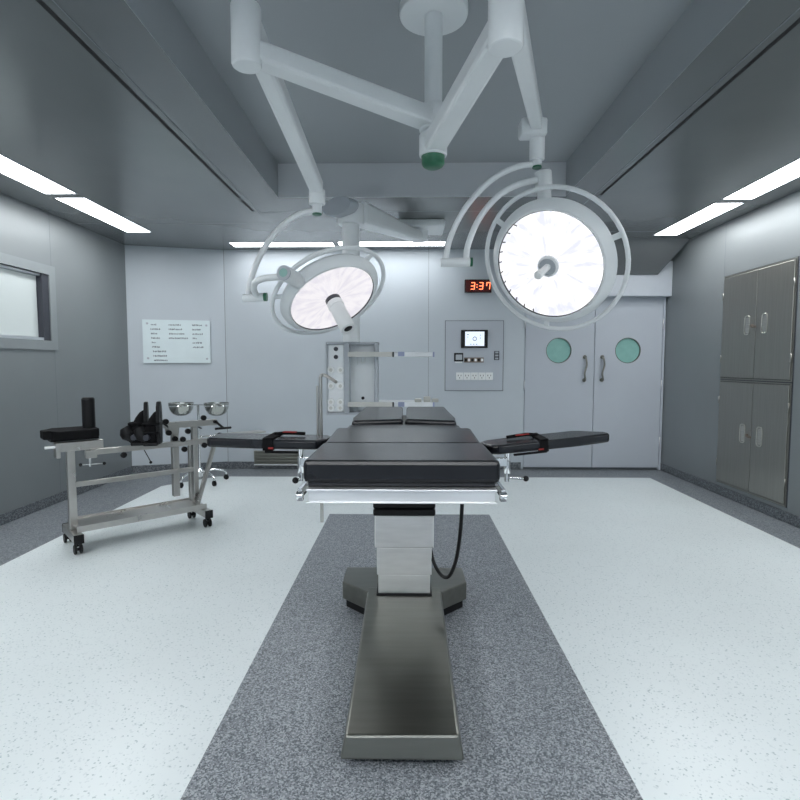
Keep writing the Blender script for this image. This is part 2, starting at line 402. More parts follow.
# ------------------------------------------------------------------ film viewer in the left wall
t = thing('film_viewer', 'white backlit film viewer recessed in the left grey wall', 'film viewer', (XL, (VY0 + VY1) / 2, VZ0))
b = MB(); o_ = .085
for a, c in (((VY0 - o_, VZ1), (VY1 + o_, VZ1 + o_)), ((VY0 - o_, VZ0 - o_), (VY1 + o_, VZ0)), ((VY0 - o_, VZ0), (VY0, VZ1)), ((VY1, VZ0), (VY1 + o_, VZ1))):
    b.span((XL, a[0], a[1]), (XL + .012, c[0], c[1]))
b.build('frame', 'viewer_frame', t)
MB().span((XL - .10, VY0, VZ0), (XL - .05, VY1, VZ1)).build('housing', 'grey_plastic', t)
MB().span((XL - .05, VY0 + .01, VZ0 + .03), (XL - .045, VY1 - .1, VZ1 - .03)).build('screen', 'viewer_screen', t)
MB().span((XL - .05, VY1 - .09, VZ0), (XL + .004, VY1 - .002, VZ1), .003).build('side_strip', 'dark_grey', t)
MB().cyl((XL - .02, VY0, VZ1 - .015), (XL - .02, VY1 - .09, VZ1 - .015), .013, n=12).build('clip_rail', 'alu', t)
MB().span((XL - .05, VY0, VZ0), (XL - .0, VY1 - .09, VZ0 + .025)).build('ledge', 'alu', t)

# ------------------------------------------------------------------ steel cabinets in the right wall
def cabinet(z0, z1, label, hz):
    t = thing('wall_cabinet', label, 'cabinet', (XR, CYM, z0), 0, 'built-in steel cabinets')
    b = MB().span((XR + .02, CY0, z0), (XR + .11, CY1, z1))
    b.build('carcass', 'dark_grey', t)
    g = .008
    MB().span((XR - .003, CY0 - g, z0), (XR, CY0, z1)).span((XR - .003, CY1, z0), (XR, CY1 + g, z1)).span((XR - .003, CY0 - g, z1), (XR, CY1 + g, z1 + .004)).span((XR - .003, CY0 - g, z0 - .004), (XR, CY1 + g, z0)).build('edge_shadow', 'dark_grey', t)  # dark strips on the wall, painting in the shadow gap round the cabinet
    fw = .012
    b = MB().span((XR - .008, CY0, z0), (XR + .02, CY0 + fw, z1)).span((XR - .008, CY1 - fw, z0), (XR + .02, CY1, z1)).span((XR - .008, CY0 + fw, z0), (XR + .02, CY1 - fw, z0 + fw)).span((XR - .008, CY0 + fw, z1 - fw), (XR + .02, CY1 - fw, z1))
    b.build('frame', 'steel_cab', t)
    for y0, y1, hy, hin in ((CY0 + .016, CYM - .004, CYM - .12, CY0 + .012), (CYM + .004, CY1 - .016, CYM + .12, CY1 - .012)):
        d = MB().span((XR - .018, y0, z0 + .018), (XR + .018, y1, z1 - .018), .004).build('door', 'steel_cab', t)
        # recessed pull: raised oval rim with a darker cup
        hh, hw = .085, .036
        def oval(rx, rz, k=20): return [(math.copysign(abs(math.cos(2 * PI * i / k)) ** .5, math.cos(2 * PI * i / k)) * rx, math.copysign(abs(math.sin(2 * PI * i / k)) ** .5, math.sin(2 * PI * i / k)) * rz) for i in range(k)]
        MB().tube([(XR - .021, hy + p[0], hz + p[1]) for p in oval(hw, hh)], .0055, 8, 1, True).build('handle', 'steel', d)
        MB().prism([(p[0], p[1]) for p in oval(hw - .012, hh - .012)], 0, .003, mtx=Matrix(((0, 0, 1, XR - .0205), (1, 0, 0, hy), (0, 1, 0, hz), (0, 0, 0, 1)))).build('handle_cup', 'steel', d)
        for z in (z0 + .2, z1 - .2):
            MB().cyl((XR - .014, hin, z - .035), (XR - .014, hin, z + .035), .008, n=10).build('hinge', 'steel_cab', d)
    lz = hz - .01
    MB().cyl((XR - .03, CYM + .045, lz), (XR - .018, CYM + .045, lz), .014, n=16).box((XR - .026, CYM + .012, lz - .01), (.008, .05, .018)).build('lock', 'brown_plate', t)
cabinet(CZM + .004, CZ1, 'steel two-door cabinet set into right wall, the upper one', 1.665)
cabinet(CZ0, CZM - .004, 'steel two-door cabinet set into right wall, the lower one by the floor', .665)

# ------------------------------------------------------------------ notice board, clock, service panel, vent
m3 = Matrix(((d.x, 0, nrm.x), (d.y, 0, nrm.y), (0, 1, 0)))     # local x along wall, y up, z into wall (col order)
def on_corner(px, py):           # point on the angled wall
    r = ray(px, py); k = (c0 - CAM).dot(nrm) / r.dot(nrm); return CAM + r * k
A, B = on_corner(142.5, 319.5), on_corner(211, 363)
W, H = (B - A).dot(d), A.z - B.z
t = thing('notice_board', 'white acrylic notice board with rows of small text on corner wall', 'sign', A - V((0, 0, H)))
base = Matrix((( d.x, 0, -nrm.x, A.x), (d.y, 0, -nrm.y, A.y), (0, 1, 0, B.z), (0, 0, 0, 1)))
MB().prism([(0, 0), (W, 0), (W, H), (0, H)], .018, .024, mtx=base).build('panel', 'acrylic', t)
for u, v in ((.07, .91), (.945, .885), (.07, .11), (.945, .1)):
    MB().cyl(base @ V((u * W, v * H, 0)), base @ V((u * W, v * H, .030)), .013, n=14).build('standoff', 'grey_plastic', t)
rows = [[(.125, .20), (.115, .25), (.115, .21), (.125, .24), (.13, .18), (.135, .235), (.14, .32), (.145, .34), (.15, .36)],
                  [(.38, .56), (.38, .57), (.385, .60), (.38, .65)], [(.73, .875), (.73, .85), (.73, .89), (.735, .79), (.73, .87), (.735, .885)]]
for colm in rows:
    for i, (ua, ub) in enumerate(colm):
        b = MB(); y = H * (.885 - i * .103); x = ua * W
        while x < ub * W:
            w = random.uniform(.008, .016)
            for k in range(random.choice((2, 3, 3))):
                if random.random() < .5: b.prism([(x, y + k * .006 - .007), (x + w * .85, y + k * .006 - .007), (x + w * .85, y + k * .006 - .002), (x, y + k * .006 - .002)], .0238, .0246, mtx=base)
                else:
                    xx = x + w * random.uniform(.1, .7); b.prism([(xx, y - .009), (xx + .005, y - .009), (xx + .005, y + .008), (xx, y + .008)], .0238, .0246, mtx=base)
            x += w + .004
        b.build('text_line', 'ink', t)

A, B = at(464.5, 280, YB), at(491, 293, YB)
t = thing('digital_clock', 'black wall clock showing 3:37 in red digits', 'clock', (A.x, YB, B.z))
MB().span((A.x, YB - .045, B.z), (B.x, YB, A.z), .004).build('case', 'clock_case', t)
MB().span((A.x + .012, YB - .047, B.z + .012), (B.x - .012, YB - .044, A.z - .012)).build('window', 'led_window', t)
SEG = {'3': 'abgcd', '7': 'abcf'}
def digit(ch, x, z, w, h):
    b = MB(); k = .0085; yy = YB - .0495
    sh = lambda zz: (zz - z) * .09
    G = {'a': ((x, z + h), (x + w, z + h)), 'g': ((x, z + h / 2), (x + w, z + h / 2)), 'd': ((x, z), (x + w, z)), 'b': ((x + w, z + h / 2), (x + w, z + h)), 'c': ((x + w, z), (x + w, z + h / 2)), 'f': ((x, z + h / 2), (x, z + h)), 'e': ((x, z), (x, z + h / 2))}
    for s in SEG[ch]:
        (xa, za), (xb, zb) = G[s]
        b.bar((xa + sh(za), yy, za), (xb + sh(zb), yy, zb), (k, .003), up=(0, 1, 0))
    b.build('digit', 'led_red', t)
cw, chh = B.x - A.x, A.z - B.z
zz = B.z + chh * .25; hh = chh * .5
digit('3', A.x + cw * .22, zz, cw * .13, hh); digit('3', A.x + cw * .53, zz, cw * .13, hh); digit('7', A.x + cw * .80, zz, cw * .12, hh)
for k in (.3, .7): MB().span((A.x + cw * .435, YB - .051, zz + hh * k - .005), (A.x + cw * .47, YB - .048, zz + hh * k + .005)).build('colon_dot', 'led_red', t)

A, B = at(445, 320.5, YB), at(503, 391, YB)
t = thing('control_panel', 'flush grey control panel with screen and sockets beside the doors', 'control panel', (A.x, YB, B.z))
MB().span((A.x, YB - .006, B.z), (B.x, YB, A.z)).build('frame', 'seam', t)
MB().span((A.x + .008, YB - .009, B.z + .008), (B.x - .008, YB - .004, A.z - .008), .002).build('cover', 'door', t)
def rect(px0, py0, px1, py1): a, b_ = at(px0, py0, YB), at(px1, py1, YB); return a.x, b_.x, b_.z, a.z
x0, x1, z0, z1 = rect(461, 330, 487.5, 348)
sc = MB().span((x0, YB - .022, z0), (x1, YB - .009, z1), .004).build('touch_screen', 'black_plastic', t)
xa, xb, za, zb = rect(465, 331.7, 484, 346)
MB().span((xa, YB - .0235, za), (xb, YB - .0215, zb)).build('display', 'screen_on', sc)
b = MB(); cx, cz = (xa + xb) / 2, (za + zb) / 2
b.lathe([(.019, 0), (.019, .0008), (.026, .0008), (.026, 0)], Matrix.Translation((cx, YB - .0236, cz)) @ Matrix.Rotation(PI / 2, 4, 'X'), 20); b.build('display_dial', 'screen_mark', sc)
for u, v, w in ((.14, .8, .09), (.14, .62, .05), (.8, .75, .05), (.8, .55, .05), (.3, .12, .06), (.45, .12, .06), (.6, .12, .06)):
    MB().box((xa + (xb - xa) * u, YB - .024, za + (zb - za) * v), (w * .25, .0008, .008)).build('display_mark', 'screen_mark', sc)
x0, x1, z0, z1 = rect(454, 353, 463, 361.5)
g = MB().span((x0, YB - .02, z0), (x1, YB - .009, z1), .003).build('intercom', 'black_plastic', t)
MB().span((x0 + .02, YB - .022, z0 + .02), (x1 - .012, YB - .019, z1 - .02)).build('intercom_speaker', 'grey_plastic', g)
x0, x1, z0, z1 = rect(455, 360.8, 462, 363)
MB().span((x0, YB - .016, z0), (x1, YB - .009, z1)).build('nameplate', 'white_plastic', t)
x0, x1, z0, z1 = rect(464, 357.5, 483.5, 362.5)
g = MB().span((x0, YB - .018, z0), (x1, YB - .009, z1), .002).build('gauge_strip', 'brown_plate', t)
for k in range(6): MB().box((x0 + (x1 - x0) * (k + .5) / 6, YB - .0185, (z0 + z1) / 2), ((x1 - x0) / 9, .003, (z1 - z0) * .55)).build('gauge', 'steel_bright' if k % 2 else 'black_plastic', g)
x0, x1, z0, z1 = rect(494, 351, 499, 360)
g = MB().span((x0, YB - .02, z0), (x1, YB - .009, z1), .003).build('switch_block', 'dark_grey', t)
for k in range(3): MB().box(((x0 + x1) / 2, YB - .021, z0 + (z1 - z0) * (k + .5) / 3), ((x1 - x0) * .6, .004, (z1 - z0) * .2)).build('switch', 'grey_plastic', g)
for k in range(5):
    x0, x1, z0, z1 = rect(456 + k * 7.4, 372.5, 463 + k * 7.4, 380)
    g = MB().span((x0, YB - .016, z0), (x1, YB - .009, z1), .003).build('socket', 'white_plastic', t)
    b = MB()
    for u, v in ((.3, .6), (.7, .6), (.5, .3)): b.box((x0 + (x1 - x0) * u, YB - .0163, z0 + (z1 - z0) * v), (.007, .001, .018))
    b.build('socket_holes', 'dark_grey', g)

A, B = at(255, 450.5, YB), at(303, 463, YB)
t = thing('air_vent', 'low steel air return vent on back wall behind left armboard', 'vent', (A.x, YB, B.z))
MB().span((A.x, YB - .05, B.z - .012), (B.x, YB - .006, A.z), .003).build('housing', 'steel_base', t)
for k in range(4):
    z = B.z + (A.z - B.z) * (k + .5) / 4
    MB().box(((A.x + B.x) / 2, YB - .054, z), (B.x - A.x - .03, .004, .02), rot=Matrix.Rotation(.5, 3, 'X')).build('louver', 'steel_base', t)
MB().span((A.x, YB - .056, B.z - .02), (B.x, YB - .012, B.z - .008)).build('sill', 'white_enamel', t)

# ------------------------------------------------------------------ surgical lamps
HUB = V((at(433, 172, 2.6).x, 2.6, 0))
t = thing('lamp_mount', 'white central lamp mount on the ceiling recess with green bottom cap', 'lamp mount', (HUB.x, HUB.y, RZ))
hx, hy = HUB.x, HUB.y
MB().cyl((hx, hy, RZ - .05), (hx, hy, RZ), .16, n=40, bev=.008).build('ceiling_flange', 'white_enamel', t)
MB().cyl((hx, hy, 2.29), (hx, hy, RZ - .05), .042, n=32).build('column', 'white_enamel', t)
MB().lathe([(0, 2.238), (.03, 2.236), (.045, 2.243), (.054, 2.255), (.056, 2.29), (0, 2.29)], Matrix.Translation((hx, hy, 0)), 32).build('end_cap', 'green_cap', t)

def lamp_head(root, C, n, rollref, face, thin, k_):
    """round LED head: local z = light direction"""
    n = V(n).normalized(); x = V(rollref); x = (x - n * x.dot(n)).normalized(); y = n.cross(x)
    mt = Matrix((( x.x, y.x, n.x, C.x), (x.y, y.y, n.y, C.y), (x.z, y.z, n.z, C.z), (0, 0, 0, 1))) @ Matrix.Scale(k_, 4)
    hs = MB().lathe([(.313, 0), (.318, .008), (.330, .006), (.366, -.030), (.372, -.052), (.360, -.075), (.29, -.105), (.16, -.125), (.06, -.13), (0, -.13)], mt, 72).build('lamp_housing', 'white_enamel', root)
    o = MB().lathe([(0, -.004), (.314, -.004), (.314, -.012), (0, -.012)], None, 72).build('lamp_face', face, root, world=False)
    o.matrix_basis = root.matrix_basis.inverted() @ mt
    MB().lathe([(.3125, -.004), (.3125, .001), (.3165, .006), (.3165, -.004)], mt, 72).build('face_gasket', 'dark_grey', root)
    for k in range(11 if thin else 0):
        a = PI * .78 + k * .21; MB().box(mt @ V((.303 * math.cos(a), .303 * math.sin(a), -.002)), (.018, .006, .005), rot=mt.to_3x3() @ Matrix.Rotation(a + .5, 3, 'Z')).build('face_clip', 'dark_grey', root)
    # handle ring held by three tabs
    R = .425
    MB().tube([mt @ V((R * math.cos(2 * PI * k / 48), R * math.sin(2 * PI * k / 48), -.062)) for k in range(48)], .0125, 10, 1, True).build('grip_ring', 'white_enamel', root)
    for k in range(3):
        a = 2 * PI * k / 3 + .6
        MB().bar(mt @ V((.355 * math.cos(a), .355 * math.sin(a), -.06)), mt @ V((R * math.cos(a), R * math.sin(a), -.062)), (.03, .014), up=n, bev=.003).build('ring_tab', 'white_enamel', root)
    if thin:
        MB().lathe([(.062, -.004), (.062, .012), (.050, .02), (.050, -.004)], mt, 32).build('handle_socket', 'white_enamel', root)
        MB().lathe([(0, .02), (.049, .018), (.049, -.004)], mt, 32).build('socket_ring', 'grey_plastic', root)
        MB().lathe([(.020, .0), (.020, .05), (.019, .12), (.024, .135), (.024, .155), (.019, .165), (0, .165)], mt, 24).build('handle', 'white_plastic', root)
    else:
        MB().lathe([(.056, -.004), (.056, .022), (.050, .026), (0, .026)], mt, 32).build('handle_socket', 'dark_grey', root)
        h = MB().lathe([(.050, .026), (.058, .03), (.058, .07), (.054, .075), (.054, .268), (.050, .275), (.032, .277), (.032, .271), (0, .271)], mt, 32).build('camera_handle', 'white_plastic', root)
        MB().lathe([(.0315, .2715), (.022, .275), (0, .2755)], mt, 24).build('lens', 'black_plastic', h)
    return mt

# right-hand lamp
L2 = at(548.5, 266, 2.98)
t = thing('surgical_lamp', 'round bright white surgical lamp facing the camera, hung before the double doors', 'surgical lamp', (hx, hy, 2.30), 0, 'ceiling surgical lamps')
mt = lamp_head(t, L2, (-.55, -.70, -.46), (1, 0, 0), 'led_face', True, .945)
E2 = V((.30, 1.72, 2.36)); S2 = at(537, 150, 2.95)
MB().cyl((hx, hy, 2.29), (hx, hy, 2.39), .066, n=32, bev=.006).build('hub_sleeve', 'white_enamel', t)
MB().bar((hx, hy, 2.34), E2, (.10, .085), (.085, .075), bev=.014).build('extension_arm', 'white_enamel', t)
MB().cyl(E2 - V((0, 0, .08)), E2 + V((0, 0, .16)), .055, n=28, bev=.008).build('elbow', 'white_enamel', t)
top2 = V((S2.x, S2.y, S2.z + .12))
MB().bar(E2 + V((0, 0, .13)), top2, (.075, .085), (.06, .075), bev=.012).build('spring_arm', 'white_enamel', t)
b = MB().cyl(S2 - V((0, 0, .055)), S2 + V((0, 0, .16)), .040, n=28, bev=.006); b.box(top2 + V((-.03, -.02, -.02)), (.14, .10, .09), .015)
b.build('spindle', 'white_enamel', t)
MB().cyl(at(537, 166, 2.95), S2 - V((0, 0, .055)), .026, n=24).build('spindle_neck', 'white_enamel', t)
e = at(537, 167, 2.95); MB().cyl(e - V((0, 0, .006)), e + V((0, 0, .003)), .025, n=24).build('spindle_cap', 'green_cap', t)
def arc(p, c0_, p1, dep0, dep1, r, name, root):    # quarter arc through measured points
    MB().tube([at(*q, dep0 + (dep1 - dep0) * i / (len(p) - 1)) for i, q in enumerate(p)], r, 12, 6).build(name, 'white_enamel', root)
arc([(535, 164), (515, 167.5), (490, 181), (466, 207), (451, 236), (445, 262)], 0, 0, 2.95, 2.96, .0155, 'outer_yoke', t)
j0, j1 = at(441, 262.5, 2.96), at(470, 262, 2.96)
MB().cyl(j0, j1, .024, n=24, bev=.003).build('yoke_joint', 'white_enamel', t)
MB().cyl(j1, at(472.5, 262, 2.96), .0245, n=24).build('joint_cap', 'green_cap', t)
arc([(466, 262), (468, 245), (479, 219), (497, 197), (517, 185), (537, 180)], 0, 0, 2.96, 3.0, .017, 'inner_yoke', t)
NK = at(543, 180, 3.02)
MB().cyl(at(544, 191, 3.02), at(543, 172, 3.02), .046, n=28, bev=.003).build('head_pivot', 'white_enamel', t)
MB().cyl(at(543, 172, 3.02), at(543, 170.5, 3.02), .040, n=28).build('pivot_cap', 'grey_plastic', t)
MB().cyl(at(545, 213, 3.03), at(544, 191, 3.02), .041, .037, n=28, bev=.003).build('head_neck', 'white_enamel', t)

# left-hand lamp
L1 = at(333, 299.8, 3.06)
t = thing('surgical_lamp', 'round surgical lamp tilted down over the table head, with thick handle', 'surgical lamp', (hx, hy, 2.42), 0, 'ceiling surgical lamps')
lamp_head(t, L1, (.44, -.45, -.775), (1, 0, 0), 'led_face_dim', False, .80)
E1 = V((-.60, 2.05, 2.47)); S1 = at(317, 200, 2.98)
MB().cyl((hx, hy, 2.405), (hx, hy, 2.52), .066, n=32, bev=.006).build('hub_sleeve', 'white_enamel', t)
MB().bar((hx, hy, 2.455), E1, (.10, .085), (.085, .075), bev=.014).build('extension_arm', 'white_enamel', t)
MB().cyl(E1 - V((0, 0, .06)), E1 + V((0, 0, .16)), .055, n=28, bev=.008).build('elbow', 'white_enamel', t)
b = MB().bar(E1 + V((0, 0, .11)), at(317, 188, 2.97), (.085, .095), (.075, .075), bev=.018); b.build('spring_arm', 'white_enamel', t)
MB().cyl(at(317, 204.5, 2.98), at(317, 190, 2.98), .044, n=28, bev=.004).build('spindle', 'white_enamel', t)
MB().cyl(at(317, 213.5, 2.98), at(317, 204.5, 2.98), .027, n=24).build('spindle_neck', 'white_enamel', t)
e = at(317, 214.2, 2.98); MB().cyl(e - V((0, 0, .005)), e + V((0, 0, .003)), .026, n=24).build('spindle_cap', 'green_cap', t)
arc([(315, 211), (298, 215), (278, 230), (262, 252), (252, 276), (248, 297)], 0, 0, 2.98, 2.97, .0165, 'outer_yoke', t)
j0, j1 = at(243, 298, 2.97), at(264, 297, 2.97)
MB().cyl(j0, j1, .022, n=24, bev=.003).build('yoke_joint', 'white_enamel', t)
MB().cyl(j1, at(267, 297, 2.97), .0235, n=24).build('joint_cap', 'green_cap', t)
arc([(258, 297), (254, 290), (255, 283), (262, 279), (272, 277.5), (283, 277)], 0, 0, 2.97, 2.69, .017, 'inner_yoke', t)
pa, pb = at(284, 273, 2.68), at(298, 280.5, 2.84)
MB().cyl(pa, pb, .0385, n=28, bev=.003).build('head_pivot', 'white_enamel', t)
u = (pb - pa).normalized()
pcap = MB().cyl(pa - u * .008, pa + u * .001, .0375, n=28, bev=.002).build('pivot_cap', 'grey_plastic', t)
MB().cyl(pa - u * .010, pa - u * .007, .022, n=20).build('brake_dial', 'green_light', pcap)
MB().cyl(at(296, 279.5, 2.82), at(301, 282, 2.92), .043, n=28, bev=.004).build('head_bracket', 'white_enamel', t)

# ------------------------------------------------------------------ ceiling pendant with shelves
DP = 4.25
PC = at(351, 250, DP); J = at(350, 212, DP)
t = thing('ceiling_pendant', 'white ceiling-hung supply pendant with column, socket panel and two shelves', 'pendant', (PC.x, DP, ZC))
mtp = atz(424, 224, ZC)
MB().span((mtp.x - .26, mtp.y - .2, ZC - .07), (mtp.x + .2, mtp.y + .2, ZC), .02).build('ceiling_plate', 'white_enamel', t)
pv = V((mtp.x - .05, mtp.y - .02, 2.60))
MB().cyl(pv - V((0, 0, .07)), pv + V((0, 0, .04)), .09, n=32, bev=.008).build('pivot', 'white_enamel', t)
aj = V((PC.x + .03, DP + .03, J.z + .0))
arm = MB().bar(aj, pv - V((0, 0, .035)), (.20, .17), (.13, .09), bev=.025).build('arm', 'white_enamel', t)
dd = (pv - aj).normalized()
MB().cyl(V((PC.x, DP, J.z - .10)), V((PC.x, DP, J.z + .06)), .105, n=40, bev=.012).build('arm_joint', 'white_enamel', t)
jc = at(341, 207.5, DP - .10)
MB().lathe([(0, 1), (.93, 1), (1, .8), (1, -.6), (0, -.6)], Matrix(((.118, -.008, -.03, jc.x), (-.04, .01, -.06, jc.y), (.018, .070, -.005, jc.z), (0, 0, 0, 1))), 40).build('joint_cover', 'grey_plastic', t)
HB = [at(327, 414.5, DP), at(378, 342, DP)]
MB().cyl((PC.x, DP, HB[1].z), (PC.x, DP, J.z - .09), .068, n=32).build('column', 'white_enamel', t)
xa, xb, z0, z1 = HB[0].x, HB[1].x, HB[0].z, HB[1].z
xm0, xm1 = at(345, 380, DP).x, at(350, 380, DP).x
b = MB().prism([(xa, DP - .02), (xa + .02, DP - .06), (xb - .02, DP + .02), (xb, DP + .06), (xb, DP + .2), (xa, DP + .2)], z0, z0 + .02)
b.prism([(xa, DP - .02), (xa + .02, DP - .06), (xb - .02, DP + .02), (xb, DP + .06), (xb, DP + .2), (xa, DP + .2)], z1 - .02, z1)
b.build('end_plates', 'grey_plastic', t)
body = MB().span((xa + .012, DP - .03, z0 + .02), (xm0, DP + .18, z1 - .02), .01).build('socket_column', 'pale_panel', t)
MB().span((xa, DP - .045, z0 + .01), (xa + .014, DP + .19, z1 - .01), .004).build('side_trim', 'grey_plastic', t)
MB().span((xm0, DP - .05, z0 + .01), (xm1, DP + .05, z1 - .01), .006).build('rail_post', 'grey_plastic', t)
MB().span((xm1, DP + .06, z0 + .02), (xb - .03, DP + .12, z1 - .02)).build('back_panel', 'white_enamel', t)
MB().span((xb - .032, DP + .0, z0 + .01), (xb, DP + .1, z1 - .01), .006).build('rail_post', 'grey_plastic', t)
for (py, kind) in ((349, 1), (357, 1), (370, 0), (386, 0), (402, 0), (408, 0)):
    for k, px in enumerate((331, 340.5)):
        p = at(px, py, DP - .03); p.y = DP - .03
        if kind and k == 1:
            continue
        if kind:
            p = at(336, py, DP - .03); MB().cyl(p, p - V((0, .012, 0)), .017, n=18).build('gas_outlet', 'dark_grey', t)
        else:
            g = MB().cyl(p, p - V((0, .012, 0)), .030, n=20, bev=.004).build('socket', 'white_plastic', t)
            MB().cyl(p - V((0, .012, 0)), p - V((0, .0135, 0)), .014, n=12).build('socket_hole', 'beige_panel', g)
# shelves carried on the pendant rails
for py, nm, lower in ((354.5, 'upper', 0), (404.5, 'lower', 1)):
    zs = at(390, py, DP - .06).z
    xs0, xs1 = at(348, py, DP - .06).x, at(434, py, DP - .06).x
    s = MB().span((xs0, DP - .07, zs - .012), (xs1, DP + .30, zs + .012), .005).build('shelf', 'white_enamel', t)
    MB().span((xs0, DP - .085, zs - .018), (xs0 + (xs1 - xs0) * .52, DP - .07, zs + .02), .004).build('front_rail', 'beige_panel', s)
    MB().span((xs0 + (xs1 - xs0) * .53, DP - .084, zs - .016), (xs1, DP - .07, zs + .018), .004).build('front_rail', 'pale_panel', s)
    MB().box((xs0 + (xs1 - xs0) * .527, DP - .08, zs), (.012, .022, .04)).build('rail_clip', 'black_plastic', s)
    MB().box((xs0 + (xs1 - xs0) * .62, DP - .085, zs + .003), (.05, .008, .036)).build('rail_tag', 'blue_tag', s)
    MB().box((xs1 - .004, DP - .08, zs), (.014, .024, .04), .002).build('rail_end', 'blue_tag', s)
    MB().bar((xs0 + .05, DP + .05, zs - .012), (xs0 + .05, DP + .05, zs - .08), (.03, .03)).build('bracket', 'white_enamel', s)
    if lower:
        for px, py2 in ((418, 402), (427, 399.5), (435, 401.5)):
            p = at(px, py2, DP + .05); p.z = max(p.z, zs + .025)
            MB().box((p.x, DP + .05, zs + .012 + (.045 if px == 427 else .028) / 2), (.055, .05, .045 if px == 427 else .028), .006).build('rail_clamp', 'steel', s)
    else:
        p = at(363, 360, DP + .05)
        MB().tube([p + V((-.02, 0, .02)), p + V((-.012, -.01, -.02)), p + V((.012, -.01, -.02)), p + V((.02, 0, .02))], .006, 8, 5).build('hook', 'white_plastic', s)
p = at(363, 398, DP + .06); MB().cyl(p, p - V((0, .012, 0)), .013, n=14).build('knob', 'black_plastic', t)

# ------------------------------------------------------------------ operating table
X0 = -.018; ZT = 1.04
t = thing('operating_table', 'black-padded operating table on steel column and T-shaped base', 'operating table', (X0, 2.75, 0))
def pad(name, y0, y1, hw, z0, z1, m='black_vinyl', bev=.016): return MB().span((X0 - hw, y0, z0), (X0 + hw, y1, z1), bev).build(name, m, t)
pad('leg_pad', 1.475, 1.826, .277, .976, ZT, bev=.012)
b = MB().hexa([(X0 - .275, 1.834, .976), (X0 + .275, 1.834, .976), (X0 + .275, 2.165, .976), (X0 - .275, 2.165, .976),
               (X0 - .275, 1.834, ZT - .003), (X0 + .275, 1.834, ZT - .003), (X0 + .275, 2.165, ZT + .011), (X0 - .275, 2.165, ZT + .011)], .014)
b.build('seat_pad', 'black_vinyl', t)
pad('back_pad', 2.178, 2.40, .250, .976, ZT - .002)
MB().span((X0 - .265, 1.49, .963), (X0 + .265, 2.17, .976), .003).span((X0 - .245, 2.17, .963), (X0 + .245, 2.42, .976), .003).build('pad_board', 'black_pad_side', t)
# head pads: raised towards the head end, with a slit from the head side
hm = Matrix.Translation((X0, 2.405, 1.006)) @ Matrix.Rotation(math.radians(1.9), 4, 'X')
def head(s):
    pl = [(s * .004, .06), (s * .238, .0), (s * .240, .10), (s * .226, .58), (s * .010, .58), (s * .008, .2)]
    b = MB().prism(pl, .0, .047, .014, hm, 3); b.build('head_pad', 'black_vinyl', t)
head(-1); head(1)
MB().prism([(-.21, .0), (.21, .0), (.21, .57), (-.21, .57)], -.012, -.001, 0, hm).build('head_plate', 'black_pad_side', t)
b = MB()
for s in (-1, 1): b.cyl((X0 + s * .12, 2.30, .955), (X0 + s * .12, 2.85, 1.0), .011, n=14)
b.build('head_bars', 'chrome', t)
# front cross plate with flanges
b = MB().span((X0 - .262, 1.468, .926), (X0 + .262, 1.480, .962), .002).span((X0 - .266, 1.455, .957), (X0 + .266, 1.487, .963), .002).span((X0 - .266, 1.458, .922), (X0 + .266, 1.482, .927), .002)
b.build('front_plate', 'brushed_alu', t)
for s in (-1, 1):
    r = MB().span((X0 + s * .284 - .006, 1.46, .934), (X0 + s * .284 + .006, 2.36, .962), .002).build('side_rail', 'chrome', t)
    MB().cyl((X0 + s * .290, 1.452, .945), (X0 + s * .272, 1.452, .945), .014, n=18, bev=.002).box((X0 + s * .282, 1.458, .948), (.012, .012, .032), .002).build('rail_end', 'chrome', r)
    for y in (1.6, 1.95, 2.3): MB().cyl((X0 + s * .262, y, .948), (X0 + s * .278, y, .948), .009, n=12).build('rail_spacer', 'chrome', r)
MB().span((X0 - .262, 1.48, .925), (X0 + .262, 2.40, .962)).build('top_frame', 'steel', t)
MB().span((X0 - .16, 2.05, .80), (X0 + .16, 3.0, .925), .02).build('tilt_housing', 'steel', t)
MB().span((X0 - .11, 2.55, .66), (X0 + .11, 2.95, .80), .01).build('tilt_head', 'black_rubber', t)
YC0, YC1 = 2.62, 2.95
b = MB()
for k in range(3): b.span((X0 - .155, YC0 - .02, .556 + k * .038), (X0 + .155, YC1 + .02, .556 + k * .038 + .034), .008)
b.build('bellows', 'black_rubber', t)
MB().span((X0 - .148, YC0 - .01, .39), (X0 + .148, YC1 + .01, .557), .006).build('column_sleeve', 'steel_bright', t)
MB().span((X0 - .138, YC0 - .004, .25), (X0 + .138, YC1, .392), .005).build('column_sleeve', 'steel_bright', t)
MB().span((X0 - .131, YC0, .145), (X0 + .131, YC1 - .006, .252), .004).build('column_sleeve', 'steel_bright', t)
MB().span((X0 - .14, YC0 - .012, .138), (X0 + .14, YC1 + .005, .156), .004).build('column_gasket', 'black_rubber', t)
# T base: cross piece with chamfered lobes, and the long foot towards the camera
cx = [(-.33, 2.98), (-.332, 2.775), (-.198, 2.65), (.198, 2.65), (.332, 2.775), (.33, 2.98)]
MB().prism([(X0 + x, y) for x, y in cx], .055, .15, .006).build('base_cross', 'steel_base', t)
b = MB(); 
b.hexa([(X0 - .202, 1.64, .03), (X0 + .202, 1.64, .03), (X0 + .20, 2.74, .03), (X0 - .20, 2.74, .03),
        (X0 - .186, 1.66, .10), (X0 + .186, 1.66, .105), (X0 + .188, 2.70, .152), (X0 - .188, 2.70, .152)], .008)
b.build('base_foot', 'steel_base', t)
for s in (-1, 1):
    MB().prism([(X0 + s * .315, 2.95), (X0 + s * .315, 2.80), (X0 + s * .20, 2.69), (X0 + s * .18, 2.80), (X0 + s * .2, 2.95)], .0, .056, .005).build('foot_pad', 'black_rubber', t)
    MB().cyl((X0 + s * .14, 1.86, 0), (X0 + s * .14, 1.86, .032), .03, n=18).build('levelling_foot', 'black_rubber', t)
